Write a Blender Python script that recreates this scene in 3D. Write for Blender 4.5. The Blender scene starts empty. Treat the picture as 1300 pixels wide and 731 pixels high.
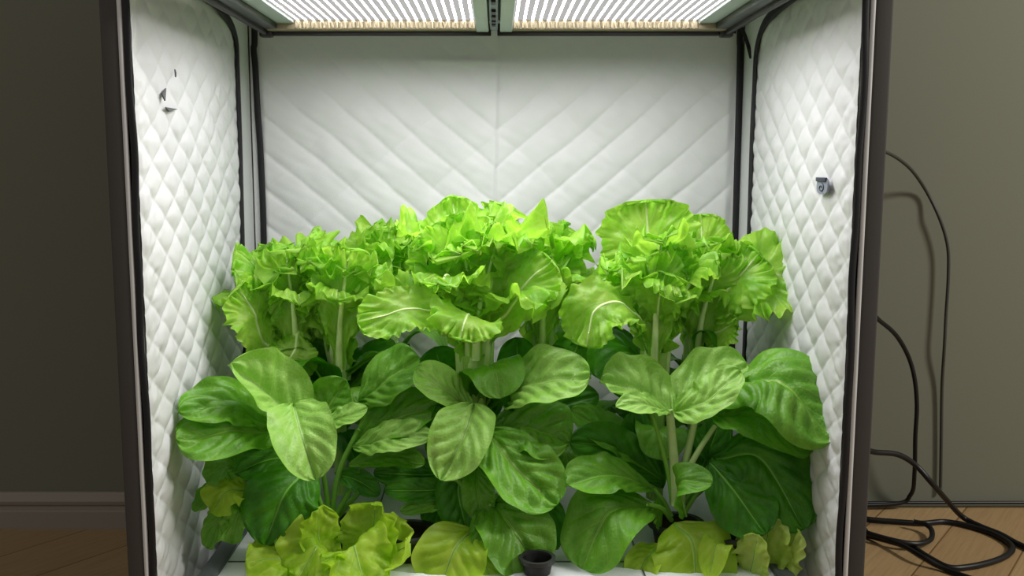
import bpy, math, random
import numpy as np
from mathutils import Vector

# ------------------------------------------------------------------ camera, light, exposure
SC = bpy.context.scene
COL = SC.collection
FPX, PITCH, HCAM, CX, CY = 1205.0, math.radians(7.33), 0.69, 630.0, 365.5
SP, CP = math.sin(PITCH), math.cos(PITCH)

cam_d = bpy.data.cameras.new('camera')
cam_d.sensor_width = 36.0
cam_d.lens = FPX / 1300.0 * 36.0
cam_d.shift_x = (650.0 - CX) / 1300.0
cam_d.clip_start = 0.05
cam = bpy.data.objects.new('camera', cam_d)
cam.location = (0, 0, HCAM)
cam.rotation_euler = (math.pi / 2 - PITCH, 0, 0)
COL.objects.link(cam)
SC.camera = cam

PANEL_EMIT = 33.0          # glowing ribs of the grow lights
W_COL, W_STR = (1.0, 0.97, 0.9), 0.34
LAMP_W = 37.0

world = bpy.data.worlds.new('dim_room'); SC.world = world
world.use_nodes = True
bg = world.node_tree.nodes['Background']
bg.inputs[0].default_value = (*W_COL, 1); bg.inputs[1].default_value = W_STR

ld = bpy.data.lights.new('room_lamp', 'AREA')
ld.energy = LAMP_W; ld.color = (1.0, 0.97, 0.9); ld.size = 0.35
lo = bpy.data.objects.new('room_lamp', ld); COL.objects.link(lo)
lo.location = (2.3, 0.55, 1.75)
lo.rotation_euler = (Vector((1.0, 1.86, 0.35)) - Vector(lo.location)).to_track_quat('-Z', 'Y').to_euler()

vs = SC.view_settings
vs.view_transform = 'Standard'; vs.look = 'None'; vs.exposure = 0.0; vs.gamma = 1.0
vs.use_curve_mapping = False
SC.cycles.use_denoising = True
SC.cycles.max_bounces = 10
SC.cycles.diffuse_bounces = 6
SC.cycles.transmission_bounces = 6
SC.cycles.sample_clamp_indirect = 6.0

# ------------------------------------------------------------------ helpers
def at(px, py, d):
    xc, yc = (px - CX) / FPX, (CY - py) / FPX
    k = d / (CP + yc * SP)
    return np.array((xc * k, d, HCAM + k * (-SP + yc * CP)))

def on_side(px, py, X):
    xc, yc = (px - CX) / FPX, (CY - py) / FPX
    k = X / xc
    return np.array((X, k * (CP + yc * SP), HCAM + k * (-SP + yc * CP)))

def scale_at(d):
    return d / FPX

def nrm(v):
    v = np.asarray(v, float)
    return v / (np.linalg.norm(v) + 1e-9)

class MB:
    """collects vertices and faces for ONE mesh"""
    def __init__(self):
        self.v, self.f, self.uv, self.mi, self.n = [], [], [], [], 0
    def add(self, verts, faces, uv=None, mi=0):
        verts = np.asarray(verts, float)
        self.v.append(verts)
        self.uv.append(np.zeros((len(verts), 2)) if uv is None else np.asarray(uv, float))
        for q in faces:
            self.f.append(tuple(int(i) + self.n for i in q)); self.mi.append(mi)
        self.n += len(verts)
        return self
    def grid(self, P, UV=None, mi=0, flip=False, closed=False):
        nu, nv = P.shape[:2]
        fs = []
        for i in range(nu - 1):
            for j in range(nv if closed else nv - 1):
                k = (j + 1) % nv
                q = (i * nv + j, (i + 1) * nv + j, (i + 1) * nv + k, i * nv + k)
                fs.append(q[::-1] if flip else q)
        return self.add(P.reshape(-1, 3), fs, None if UV is None else UV.reshape(-1, 2), mi)
    def box(self, lo_, hi_, b=0.0, mi=0):
        (x0, y0, z0), (x1, y1, z1) = lo_, hi_
        if b <= 0:
            v = [(x, y, z) for x in (x0, x1) for y in (y0, y1) for z in (z0, z1)]
            return self.add(v, [(0, 1, 3, 2), (4, 6, 7, 5), (0, 4, 5, 1), (2, 3, 7, 6), (0, 2, 6, 4), (1, 5, 7, 3)], mi=mi)
        import bmesh
        bm = bmesh.new(); bmesh.ops.create_cube(bm, size=1)
        for q in bm.verts:
            q.co = Vector(((x0 + x1) / 2 + q.co.x * (x1 - x0), (y0 + y1) / 2 + q.co.y * (y1 - y0), (z0 + z1) / 2 + q.co.z * (z1 - z0)))
        bmesh.ops.bevel(bm, geom=bm.edges[:], offset=b, segments=3, profile=0.5, affect='EDGES')
        bm.verts.index_update()
        self.add([tuple(q.co) for q in bm.verts], [[q.index for q in f.verts] for f in bm.faces], mi=mi)
        bm.free(); return self
    def tube(self, pts, r, n=10, mi=0, flat=None, side=None):
        pts = np.asarray(pts, float); m = len(pts)
        r = np.full(m, r) if np.isscalar(r) else np.asarray(r, float)
        T = np.gradient(pts, axis=0); T /= np.linalg.norm(T, axis=1)[:, None] + 1e-9
        ref = np.array((0, 0, 1.0)) if abs(T[0][2]) < 0.9 else np.array((1.0, 0, 0))
        if side is not None: ref = np.asarray(side, float)
        A = nrm(ref - T[0] * ref.dot(T[0])); P = np.zeros((m, n, 3)); UV = np.zeros((m, n, 2))
        for i in range(m):
            A = nrm(A - T[i] * A.dot(T[i])); B = np.cross(T[i], A)
            th = np.arange(n) / n * 2 * math.pi
            fl = 1.0 if flat is None else flat
            P[i] = pts[i] + r[i] * (np.cos(th)[:, None] * A + fl * np.sin(th)[:, None] * B)
            UV[i, :, 0] = i / (m - 1); UV[i, :, 1] = np.arange(n) / n
        self.grid(P, UV, mi, closed=True)
        for e, i in ((0, 0), (1, m - 1)):
            b = self.n - m * n - e
            ring = [i * n + j for j in range(n)]
            self.f.append(tuple(b + q for q in (ring[::-1] if e == 0 else ring))); self.mi.append(mi)
            self.v.append(pts[i:i + 1]); self.uv.append(np.zeros((1, 2))); self.n += 1
        return self
    def lathe(self, prof, c, n=28, mi=0, flute=0.0, nfl=6):
        th = np.arange(n) / n * 2 * math.pi
        P = np.zeros((len(prof), n, 3)); UV = np.zeros((len(prof), n, 2))
        for i, (r, z) in enumerate(prof):
            rr = r * (1 + flute * np.abs(np.sin(th * nfl / 2)))
            P[i, :, 0] = c[0] + rr * np.cos(th); P[i, :, 1] = c[1] + rr * np.sin(th); P[i, :, 2] = c[2] + z
            UV[i, :, 0] = i / max(1, len(prof) - 1); UV[i, :, 1] = np.arange(n) / n
        return self.grid(P, UV, mi, closed=True, flip=True)
    def build(self, name, mats, parent=None, smooth=True, sharp=None):
        me = bpy.data.meshes.new(name)
        V = np.concatenate(self.v)
        if parent is not None:
            o_ = parent
            off = np.zeros(3)
            while o_ is not None:
                off += np.array(o_.location); o_ = o_.parent
            V = V - off
        me.from_pydata(V.tolist(), [], self.f)
        UVs = np.concatenate(self.uv)
        lay = me.uv_layers.new(name='UVMap')
        idx = np.empty(len(me.loops), int); me.loops.foreach_get('vertex_index', idx)
        lay.data.foreach_set('uv', UVs[idx].ravel())
        for m in (mats if isinstance(mats, (list, tuple)) else [mats]): me.materials.append(m)
        me.polygons.foreach_set('material_index', self.mi)
        me.polygons.foreach_set('use_smooth', [smooth] * len(me.polygons))
        me.update()
        if sharp is not None: me.set_sharp_from_angle(angle=math.radians(sharp))
        o = bpy.data.objects.new(name, me); COL.objects.link(o)
        if parent is not None: o.parent = parent
        return o

def tag(o, label, cat, group=None):
    o['label'] = label; o['category'] = cat
    if group: o['group'] = group
    return o

def thing(name, loc, label, cat, group=None):
    o = bpy.data.objects.new(name, None); COL.objects.link(o)
    o.empty_display_size = 0.03
    o.location = tuple(float(q) for q in loc)
    return tag(o, label, cat, group)

def catmull(pts, n):
    P = np.asarray(pts, float)
    if len(P) == 2: return P[0] + np.linspace(0, 1, n)[:, None] * (P[1] - P[0])
    P = np.vstack([2 * P[0] - P[1], P, 2 * P[-1] - P[-2]])
    seg = len(P) - 3; out = []
    for t in np.linspace(0, seg - 1e-6, n):
        i = int(t); f = t - i; a, b, c, d = P[i:i + 4]
        out.append(0.5 * (2 * b + (c - a) * f + (2 * a - 5 * b + 4 * c - d) * f * f + (3 * b - a - 3 * c + d) * f ** 3))
    return np.array(out)

# ------------------------------------------------------------------ materials
def s2l(c):
    return tuple(((q / 255) / 12.92 if q / 255 <= .04045 else ((q / 255 + .055) / 1.055) ** 2.4) for q in c)

class NT:
    def __init__(self, name):
        self.m = bpy.data.materials.new(name); self.m.use_nodes = True
        self.t = self.m.node_tree; self.t.nodes.clear()
        self.out = self.t.nodes.new('ShaderNodeOutputMaterial')
    def n(self, typ, **kw):
        nd = self.t.nodes.new(typ)
        for k, v in kw.items(): setattr(nd, k, v)
        return nd
    def set(self, sock, v):
        if hasattr(v, 'is_linked') or isinstance(v, bpy.types.NodeSocket): self.t.links.new(v, sock)
        else: sock.default_value = v
    def math(self, op, a, b=0.0, c=0.0, clamp=False):
        nd = self.n('ShaderNodeMath', operation=op, use_clamp=clamp)
        self.set(nd.inputs[0], a); self.set(nd.inputs[1], b); self.set(nd.inputs[2], c)
        return nd.outputs[0]
    def mix(self, f, a, b):
        nd = self.n('ShaderNodeMix', data_type='RGBA')
        self.set(nd.inputs[0], f)
        self.set(nd.inputs[6], a if not isinstance(a, tuple) else (*a[:3], 1)); self.set(nd.inputs[7], b if not isinstance(b, tuple) else (*b[:3], 1))
        return nd.outputs[2]
    def step(self, x, lo_, hi_):
        nd = self.n('ShaderNodeMapRange', interpolation_type='SMOOTHSTEP')
        self.set(nd.inputs[0], x); nd.inputs[1].default_value = lo_; nd.inputs[2].default_value = hi_
        nd.inputs[3].default_value = 0; nd.inputs[4].default_value = 1
        return nd.outputs[0]
    def noise(self, scale, detail=3, vec=None, rough=0.5):
        nd = self.n('ShaderNodeTexNoise'); nd.inputs['Scale'].default_value = scale
        nd.inputs['Detail'].default_value = detail; nd.inputs['Roughness'].default_value = rough
        if vec is not None: self.t.links.new(vec, nd.inputs['Vector'])
        return nd.outputs[0]
    def bump(self, h, strength, dist):
        nd = self.n('ShaderNodeBump'); nd.inputs['Strength'].default_value = strength
        nd.inputs['Distance'].default_value = dist; self.set(nd.inputs['Height'], h)
        return nd.outputs[0]
    def pbsdf(self, col, rough=.5, metal=0., spec=.5, normal=None):
        p = self.n('ShaderNodeBsdfPrincipled')
        self.set(p.inputs['Base Color'], col if not isinstance(col, tuple) else (*col[:3], 1))
        self.set(p.inputs['Roughness'], rough); self.set(p.inputs['Metallic'], metal)
        self.set(p.inputs['Specular IOR Level'], spec)
        if normal is not None: self.t.links.new(normal, p.inputs['Normal'])
        return p
    def done(self, sh):
        self.t.links.new(sh, self.out.inputs[0]); return self.m

def plain(name, rgb, rough=.5, metal=0., spec=.4, var=.08, scale=40., bump=0., bscale=400.):
    k = NT(name); c = s2l(rgb)
    tc = k.n('ShaderNodeTexCoord').outputs['Object']
    f = k.noise(scale, 3, tc)
    col = k.mix(f, tuple(q * (1 - var) for q in c), tuple(min(1, q * (1 + var)) for q in c))
    nm = k.bump(k.noise(bscale, 2, tc), bump, .001) if bump else None
    return k.done(k.pbsdf(col, rough, metal, spec, nm).outputs[0])

def emit(name, rgb, strength):
    k = NT(name); e = k.n('ShaderNodeEmission')
    e.inputs[0].default_value = (*rgb, 1); e.inputs[1].default_value = strength
    return k.done(e.outputs[0])

def leaf_mat(name, dark, light, vein, nv=6.0, kk=2.4, transl=.35, tcol=None, rough=.42, spec=.45, veinw=.09, rib=.07, crinkle=.35, cscale=260., vamt=.8, nscale=30.):
    k = NT(name)
    tc = k.n('ShaderNodeTexCoord'); sep = k.n('ShaderNodeSeparateXYZ'); k.t.links.new(tc.outputs['UV'], sep.inputs[0])
    u, v = sep.outputs[0], sep.outputs[1]
    nz = k.noise(nscale, 4, tc.outputs['Object'])
    a = k.math('ABSOLUTE', k.math('SUBTRACT', k.math('MULTIPLY', v, 2.0), 1.0))
    wob = k.math('MULTIPLY', k.math('SUBTRACT', nz, .5), .55)
    c = k.math('ADD', k.math('SUBTRACT', k.math('MULTIPLY', u, nv), k.math('MULTIPLY', k.math('POWER', a, .85), kk)), wob)
    fr = k.math('FRACT', c)
    dist = k.math('MINIMUM', fr, k.math('SUBTRACT', 1.0, fr))
    lat = k.math('MULTIPLY', k.math('SUBTRACT', 1.0, k.step(dist, .0, veinw)), k.math('SUBTRACT', 1.0, k.math('MULTIPLY', a, .85)))
    wid = k.math('MULTIPLY', k.math('SUBTRACT', 1.15, u), rib)
    mid = k.math('SUBTRACT', 1.0, k.step(k.math('DIVIDE', a, wid), .5, 1.3))
    vo = k.n('ShaderNodeTexVoronoi', feature='DISTANCE_TO_EDGE'); vo.inputs['Scale'].default_value = cscale * .45
    k.t.links.new(tc.outputs['Object'], vo.inputs['Vector'])
    net = k.math('SUBTRACT', 1.0, k.step(vo.outputs['Distance'], .0, .12))
    veins = k.math('MAXIMUM', k.math('MULTIPLY', k.math('MAXIMUM', lat, k.math('MULTIPLY', net, .35)), vamt), mid)
    base = k.mix(k.step(nz, .3, .7), s2l(dark), s2l(light))
    col = k.mix(veins, base, s2l(vein))
    h = k.math('SUBTRACT', k.noise(cscale, 3, tc.outputs['Object'], .6), k.math('MULTIPLY', veins, .5))
    nm = k.bump(h, crinkle, .0012)
    p = k.pbsdf(col, rough, 0., spec, nm)
    tr = k.n('ShaderNodeBsdfTranslucent')
    tcc = s2l(tcol) if tcol else s2l(light)
    k.set(tr.inputs[0], k.mix(veins, tuple(q for q in tcc), s2l(vein)))
    ms = k.n('ShaderNodeMixShader'); ms.inputs[0].default_value = transl
    k.t.links.new(p.outputs[0], ms.inputs[1]); k.t.links.new(tr.outputs[0], ms.inputs[2])
    return k.done(ms.outputs[0])

M = {}
M['lettuce'] = leaf_mat('lettuce_green', (138, 202, 50), (188, 230, 92), (224, 240, 168), nv=5, kk=2.2, transl=.56, tcol=(178, 232, 66), rough=.36, spec=.5, rib=.10, crinkle=.6, cscale=210., vamt=.4)
M['lettuce_rib'] = plain('lettuce_rib', (206, 228, 160), .4, var=.12, scale=60)
M['stalk'] = plain('lettuce_stalk', (170, 208, 108), .4, var=.2, scale=50)
M['spinach'] = leaf_mat('spinach_green', (92, 154, 32), (110, 168, 44), (156, 196, 84), nv=5.5, kk=2.3, transl=.25, tcol=(92, 186, 14), rough=.42, spec=.5, veinw=.07, rib=.06, crinkle=.8, cscale=230., vamt=.45)
M['spinach_shade'] = leaf_mat('spinach_shade_green', (48, 112, 10), (70, 138, 18), (98, 164, 40), nv=5.5, kk=2.3, transl=.25, tcol=(70, 170, 8), rough=.45, spec=.4, veinw=.07, rib=.05, crinkle=.6, cscale=190., vamt=.4)  # darker copy of the spinach leaf, shade put into the colour
M['spinach_lit'] = leaf_mat('spinach_lit_green', (134, 186, 70), (154, 200, 92), (188, 216, 128), nv=6.5, kk=2.4, transl=.22, tcol=(130, 205, 40), rough=.44, spec=.5, veinw=.06, rib=.05, crinkle=.8, cscale=240., vamt=.5)  # paler copy of the spinach leaf, lit tone put into the colour
M['young'] = leaf_mat('young_yellow_green', (158, 200, 34), (196, 226, 74), (220, 236, 126), nv=5, kk=2.0, transl=.5, tcol=(190, 232, 50), rough=.4, spec=.4, rib=.07, crinkle=.4, cscale=150., vamt=.5)
M['young_pale'] = leaf_mat('pale_lettuce_green', (186, 216, 92), (212, 232, 130), (226, 238, 160), nv=5, kk=2.0, transl=.55, tcol=(206, 236, 100), rough=.4, spec=.4, rib=.07, crinkle=.4, cscale=150., vamt=.5)
M['petiole'] = plain('petiole_green', (116, 172, 62), .4, var=.18, scale=60)
M['pale_stalk'] = plain('pale_stalk', (178, 206, 136), .4, var=.15, scale=60)
M['white_fabric'] = plain('white_quilted_fabric', (208, 209, 210), .55, var=.03, scale=25, bump=.25, bscale=700)
M['lining'] = plain('pale_lining', (196, 204, 198), .5, var=.04, scale=25)
M['strip'] = plain('black_webbing', (20, 20, 24), .6, var=.3, scale=90, bump=.3, bscale=900)
M['charcoal'] = plain('charcoal_fabric', (66, 63, 61), .75, var=.06, scale=50, bump=.15, bscale=1200)
M['patch'] = plain('grey_patch', (128, 134, 146), .5, var=.08)
M['patch_dark'] = plain('dark_patch', (52, 56, 74), .5, var=.1)
M['shadow_slit'] = plain('slit_shade_grey', (92, 94, 98), .7, var=.2)  # flat grey that stands for the shade inside the slits
M['lamp_dark'] = plain('lamp_dark_metal', (74, 80, 78), .38, .6, .5, var=.15, scale=30)
M['lamp_black'] = plain('lamp_black_edge', (22, 20, 16), .5, var=.2)
M['lamp_grey'] = plain('lamp_grey_flange', (176, 188, 188), .45, .2, var=.06, scale=30)
M['lamp_blue'] = plain('lamp_blue_grey', (110, 124, 134), .45, .3, var=.08)
M['rib_glow'] = emit('glowing_rib', (1.0, 0.975, 0.985), PANEL_EMIT)
M['rib_valley'] = emit('soft_diffuser_bar', (1.0, .98, .95), .48)
M['end_beads'] = plain('beige_end_strip', (132, 122, 98), .6, var=.25, scale=160)
M['tray'] = plain('white_tray_plastic', (226, 230, 232), .4, var=.03)
M['tray_rim'] = plain('grey_tray_rim', (96, 100, 104), .4, .3, var=.08)
M['pot'] = plain('black_pot', (18, 19, 18), .5, var=.2)
M['pot_rim'] = plain('pot_rim', (52, 54, 54), .4, var=.1)
M['soil'] = plain('dark_soil', (30, 25, 18), .95, var=.5, scale=220, bump=.9, bscale=300)
M['cable_black'] = plain('black_rubber', (14, 14, 16), .4, var=.2)
M['cable_grey'] = plain('grey_rubber', (62, 62, 56), .5, var=.1)
M['wall'] = plain('painted_wall', (112, 113, 98), .85, var=.02, scale=3, bump=.1, bscale=300)
M['baseboard'] = plain('painted_baseboard', (142, 132, 122), .5, var=.03, scale=8)

def wood():
    k = NT('oak_floor'); tc = k.n('ShaderNodeTexCoord'); ob = tc.outputs['Object']
    mp = k.n('ShaderNodeMapping'); k.t.links.new(ob, mp.inputs[0])
    mp.inputs['Rotation'].default_value = (0, 0, math.radians(-52))
    br = k.n('ShaderNodeTexBrick'); k.t.links.new(mp.outputs[0], br.inputs['Vector'])
    br.inputs['Scale'].default_value = 1; br.inputs['Mortar Size'].default_value = .0016
    br.inputs['Brick Width'].default_value = 1.1; br.inputs['Row Height'].default_value = .13
    br.inputs['Color1'].default_value = (*s2l((172, 144, 104)), 1); br.inputs['Color2'].default_value = (*s2l((162, 133, 94)), 1)
    br.inputs['Mortar'].default_value = (*s2l((110, 82, 50)), 1)
    st = k.n('ShaderNodeMapping'); k.t.links.new(mp.outputs[0], st.inputs[0]); st.inputs['Scale'].default_value = (3, 60, 3)
    g = k.noise(3.0, 5, st.outputs[0], .6)
    col = k.mix(k.math('MULTIPLY', k.step(g, .35, .75), .45), br.outputs[0], s2l((134, 104, 70)))
    return k.done(k.pbsdf(col, .45, 0, .35, k.bump(g, .08, .001)).outputs[0])
M['wood'] = wood()

# ------------------------------------------------------------------ the room
def structure(o):
    o['kind'] = 'structure'; return o
structure(MB().box((-3, -1.0, -.05), (3, 2.2, 0)).build('floor', M['wood'], smooth=False))
YL, YR = 1.76, 1.866
structure(MB().box((-3, YL, 0), (0, YL + .1, 2.6)).build('wall_left', M['wall'], smooth=False))
structure(MB().box((0, YR, 0), (3, YR + .1, 2.6)).build('wall_right', M['wall'], smooth=False))
b = MB()
prof = [(0, 0), (.016, 0), (.016, .034), (.012, .037), (.011, .044), (.015, .048), (.0165, .055), (.013, .062), (.008, .066), (.006, .07), (0, .07)]
P = np.array([[(x, YL - d, z) for d, z in prof] for x in (-3, -.02)], float)
b.grid(P)
structure(b.build('baseboard_left', M['baseboard'], smooth=False))

# ------------------------------------------------------------------ grow tent
TF, TB, TX, TO, TTOP = 1.105, 1.627, .415, .45, 1.12
rng = np.random.default_rng(4)
def fbm(X, Y, seed, octs=((6, 1), (13, .5), (27, .25))):
    r = np.random.default_rng(seed); Z = np.zeros_like(X)
    for f, a in octs:
        for _ in range(4):
            th, ph = r.uniform(0, math.pi), r.uniform(0, 6.28)
            Z += a * np.sin(f * (X * math.cos(th) + Y * math.sin(th)) * r.uniform(.7, 1.4) + ph + 1.2 * np.sin(f * .6 * Y + ph))
    return Z / 4
tent = thing('grow_tent', (0, (TF + TB) / 2, 0), 'white quilted indoor grow tent with charcoal frame and black edge strips', 'tent')

def diamond(a, bz, seed):
    La, Lb = .066, .048
    a2 = a + .004 * fbm(a * 3, bz * 3, seed); b2 = bz + .004 * fbm(a * 3 + 5, bz * 3, seed + 1)
    s1, s2 = (a2 / La + b2 / Lb), (a2 / La - b2 / Lb)
    d = np.sqrt(np.abs(np.sin(math.pi * s1) * np.sin(math.pi * s2)) + 1e-4)
    soft = 1 - .62 * np.clip((bz - .72) / .2, 0, 1)
    front = np.exp(-((a - TF) / .045) ** 2) * np.clip((a - TF) / .02, 0, 1)
    wr = fbm(a * 6, bz * 5, seed + 7, ((9, 1), (21, .6), (44, .4)))
    return soft * .0042 * d + .0013 * wr + .0022 * front * fbm(a * 8, bz * 9, seed + 3, ((10, 1), (19, .7), (33, .5)))
for sx in (-1, 1):
    a = np.linspace(TF + .002, TB - .001, 230); z = np.linspace(.02, .95, 420)
    A, Z = np.meshgrid(a, z, indexing='ij')
    h = diamond(A, Z, 11 if sx < 0 else 23)
    edge = np.clip((1.55 - A) / .012, 0, 1) * np.clip((.935 - Z) / .02, 0, 1) * np.clip((A - TF) / .008, 0.15, 1)
    h = h * edge
    P = np.stack([sx * (TX - h), A, Z], -1)
    MB().grid(P, flip=(sx > 0)).build('side_panel', M['white_fabric'], tent)
    MB().box((min(sx * (TX + .002), sx * (TX + .006)), TF + .002, .02), (max(sx * (TX + .002), sx * (TX + .006)), TB + .01, TTOP)).build('side_lining', M['lining'], tent, smooth=False)
    MB().box((min(sx * TO, sx * (TO - .006)), TF + .03, .0), (max(sx * TO, sx * (TO - .006)), TB + .03, TTOP + .02)).build('outer_cover', M['charcoal'], tent, smooth=False)
    # front post, white lining edge, black zip strip
    MB().box((min(sx * .4295, sx * TO), TF, 0), (max(sx * .4295, sx * TO), TF + .036, TTOP + .02), .003).build('post', M['charcoal'], tent, sharp=40)
    zz = np.linspace(0, TTOP, 160)
    MB().tube([(sx * .427, TF + .002, q) for q in zz], .0031, 8).build('lining_edge', M['white_fabric'], tent)
    wob = .0012 * np.sin(zz * 17 + sx) + .0009 * np.sin(zz * 41 + 1)
    MB().tube([(sx * (.4192 + w_), TF + .001, q) for q, w_ in zip(zz, wob)], .0043, 10, flat=.45, side=(1, 0, 0)).build('zip_strip', M['strip'], tent)
    # black piping that closes the quilted panel, with its rounded upper corner
    px = [(-.0, 0)]
    if sx < 0:
        pix = [(268, 0), (281, 14), (291, 27), (297, 40), (300.5, 56), (301.5, 80), (303, 120), (305, 180), (306.5, 240), (308, 300), (309.5, 360), (311, 430), (313, 520)]
    else:
        pix = [(1001, 0), (985, 14), (974, 25), (967, 38), (962, 55), (959, 75), (957.5, 110), (955, 160), (953, 220), (951, 290), (948, 360), (945.5, 430), (942, 520)]
    path = [on_side(p_[0], p_[1], sx * (TX - .004)) for p_ in pix]
    top = path[0]
    pre = [np.array((top[0], TF + .01, top[2] + .012)), np.array((top[0], (TF + top[1]) / 2, top[2] + .006))]
    post_ = [np.array((top[0], path[-1][1] + .003, .02))]
    MB().tube(catmull(pre + path + post_, 120), .0088, 10, flat=.3, side=(0, 1, 0)).build('piping', M['strip'], tent)
    # black strip up the back corner
    pix = [(323, 38), (322, 62), (324, 85), (327, 140), (331, 200), (334.5, 290), (336, 400)] if sx < 0 else [(939.5, 36), (939.5, 60), (939, 90), (937.5, 150), (935.5, 220), (933, 310), (930, 420)]
    path = [at(p_[0], p_[1], TB - .006) for p_ in pix]
    path = [np.array((path[0][0], TB - .006, TTOP - .01))] + path + [np.array((path[-1][0] , TB - .006, .03))]
    MB().tube(catmull(path, 90), .0052, 10, flat=.35, side=(1, 0, 0)).build('corner_strip', M['strip'], tent)
# back panel
x = np.linspace(-.413, .413, 330); z = np.linspace(.02, .97, 330)
X, Z = np.meshgrid(x, z, indexing='ij')
th = math.radians(41)
AX = np.abs(X)
s = (Z * math.cos(th) - AX * math.sin(th)) / .047
c = (Z * math.cos(th) + AX * math.sin(th)) / .094
s = s + .07 * fbm(X * 3, Z * 3, 31); c = c + .1 * fbm(X * 3, Z * 3, 32)
soft = np.clip((.93 - Z) / .16, .15, 1)
h = soft * (.0044 * np.abs(np.sin(math.pi * s)) ** .34 + .0018 * np.abs(np.sin(math.pi * c)) ** .4 + .0016 * fbm(X * 5, Z * 5, 33, ((9, 1), (20, .6), (41, .4))))
flap = 1 / (1 + np.exp((X - .004 * np.sin(Z * 9)) / .0012))
h = h + .004 * flap * np.exp(-(X / .09) ** 2)
h += .003 * np.exp(-((Z - .862 + .02 * X) / .006) ** 2) * np.exp(-((X + .05) / .07) ** 2)
h *= np.clip((.400 - AX) / .01, 0, 1)
MB().grid(np.stack([X, TB - h, Z], -1)).build('back_panel', M['white_fabric'], tent)
MB().box((-TO, TB + .002, 0), (TO, TB + .03, TTOP + .02)).build('outer_cover', M['charcoal'], tent, smooth=False)
MB().box((-TX - .006, TB - .002, .95), (TX + .006, TB + .001, TTOP)).build('back_lining', M['lining'], tent, smooth=False)
MB().box((-TO + .001, TF, TTOP), (TO - .001, TB + .03, TTOP + .03)).build('roof_panel', M['charcoal'], tent, smooth=False)
MB().box((-TX, TF + .03, TTOP - .006), (TX, TB, TTOP - .001)).build('roof_lining', M['lining'], tent, smooth=False)
MB().box((-TX, TF + .01, .0), (TX, TB, .012)).build('floor_panel', M['lining'], tent, smooth=False)
# small grey patch on the right side panel
ctr = on_side(1046, 236, TX - .0075)
pp = MB(); n = 24
ring = []
for i in range(n):
    t_ = i / n * 2 * math.pi
    e = 2.6
    ring.append((math.copysign(abs(math.cos(t_)) ** (2 / e), math.cos(t_)) * .020, math.copysign(abs(math.sin(t_)) ** (2 / e), math.sin(t_)) * .0105))
V0 = [(ctr[0], ctr[1] + q[0], ctr[2] + q[1]) for q in ring]; V1 = [(q[0] - .0025, q[1], q[2]) for q in V0]
pp.add(V0 + V1, [tuple(range(n, 2 * n))] + [(i, (i + 1) % n, n + (i + 1) % n, n + i) for i in range(n)])
patch = pp.build('patch', M['patch'], tent, sharp=40)
MB().box((ctr[0] - .0045, ctr[1] - .016, ctr[2] + .0055), (ctr[0] - .0015, ctr[1] + .019, ctr[2] + .0105), .0008).build('patch_bar', M['patch_dark'], patch, sharp=40)
sw = [(ctr[0] - .0030, ctr[1] + .002 - (.002 + .0011 * t_) * math.cos(t_), ctr[2] - .002 + (.0010 + .00065 * t_) * math.sin(t_)) for t_ in np.linspace(0, 7.5, 50)]
MB().tube(sw, .0007, 6).build('patch_swirl', M['patch_dark'], patch)
# slits in the left side panel: solid wedges, inner shade put into the colour
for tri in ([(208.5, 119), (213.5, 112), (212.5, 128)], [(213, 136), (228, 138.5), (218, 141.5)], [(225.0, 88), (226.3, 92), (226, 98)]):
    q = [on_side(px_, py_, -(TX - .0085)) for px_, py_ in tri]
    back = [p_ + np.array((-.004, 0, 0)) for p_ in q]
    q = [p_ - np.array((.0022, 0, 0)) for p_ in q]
    MB().add(q + back, [(0, 1, 2), (3, 5, 4), (0, 3, 4, 1), (1, 4, 5, 2), (2, 5, 3, 0)]).build('dark_slit', M['shadow_slit'], tent, smooth=False)
# tie strap at the right back corner
MB().tube(catmull([at(936, 18, 1.60), at(941, 34, 1.60), at(948, 52, 1.59), at(954, 74, 1.58)], 24), .0032, 8, flat=.4).build('tie_strap', M['strip'], tent)
MB().tube(catmull([at(943, 22, 1.60), at(934, 30, 1.60), at(931, 42, 1.605)], 16), .0042, 8, flat=.5).build('tie_strap', M['strip'], tent)

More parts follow.
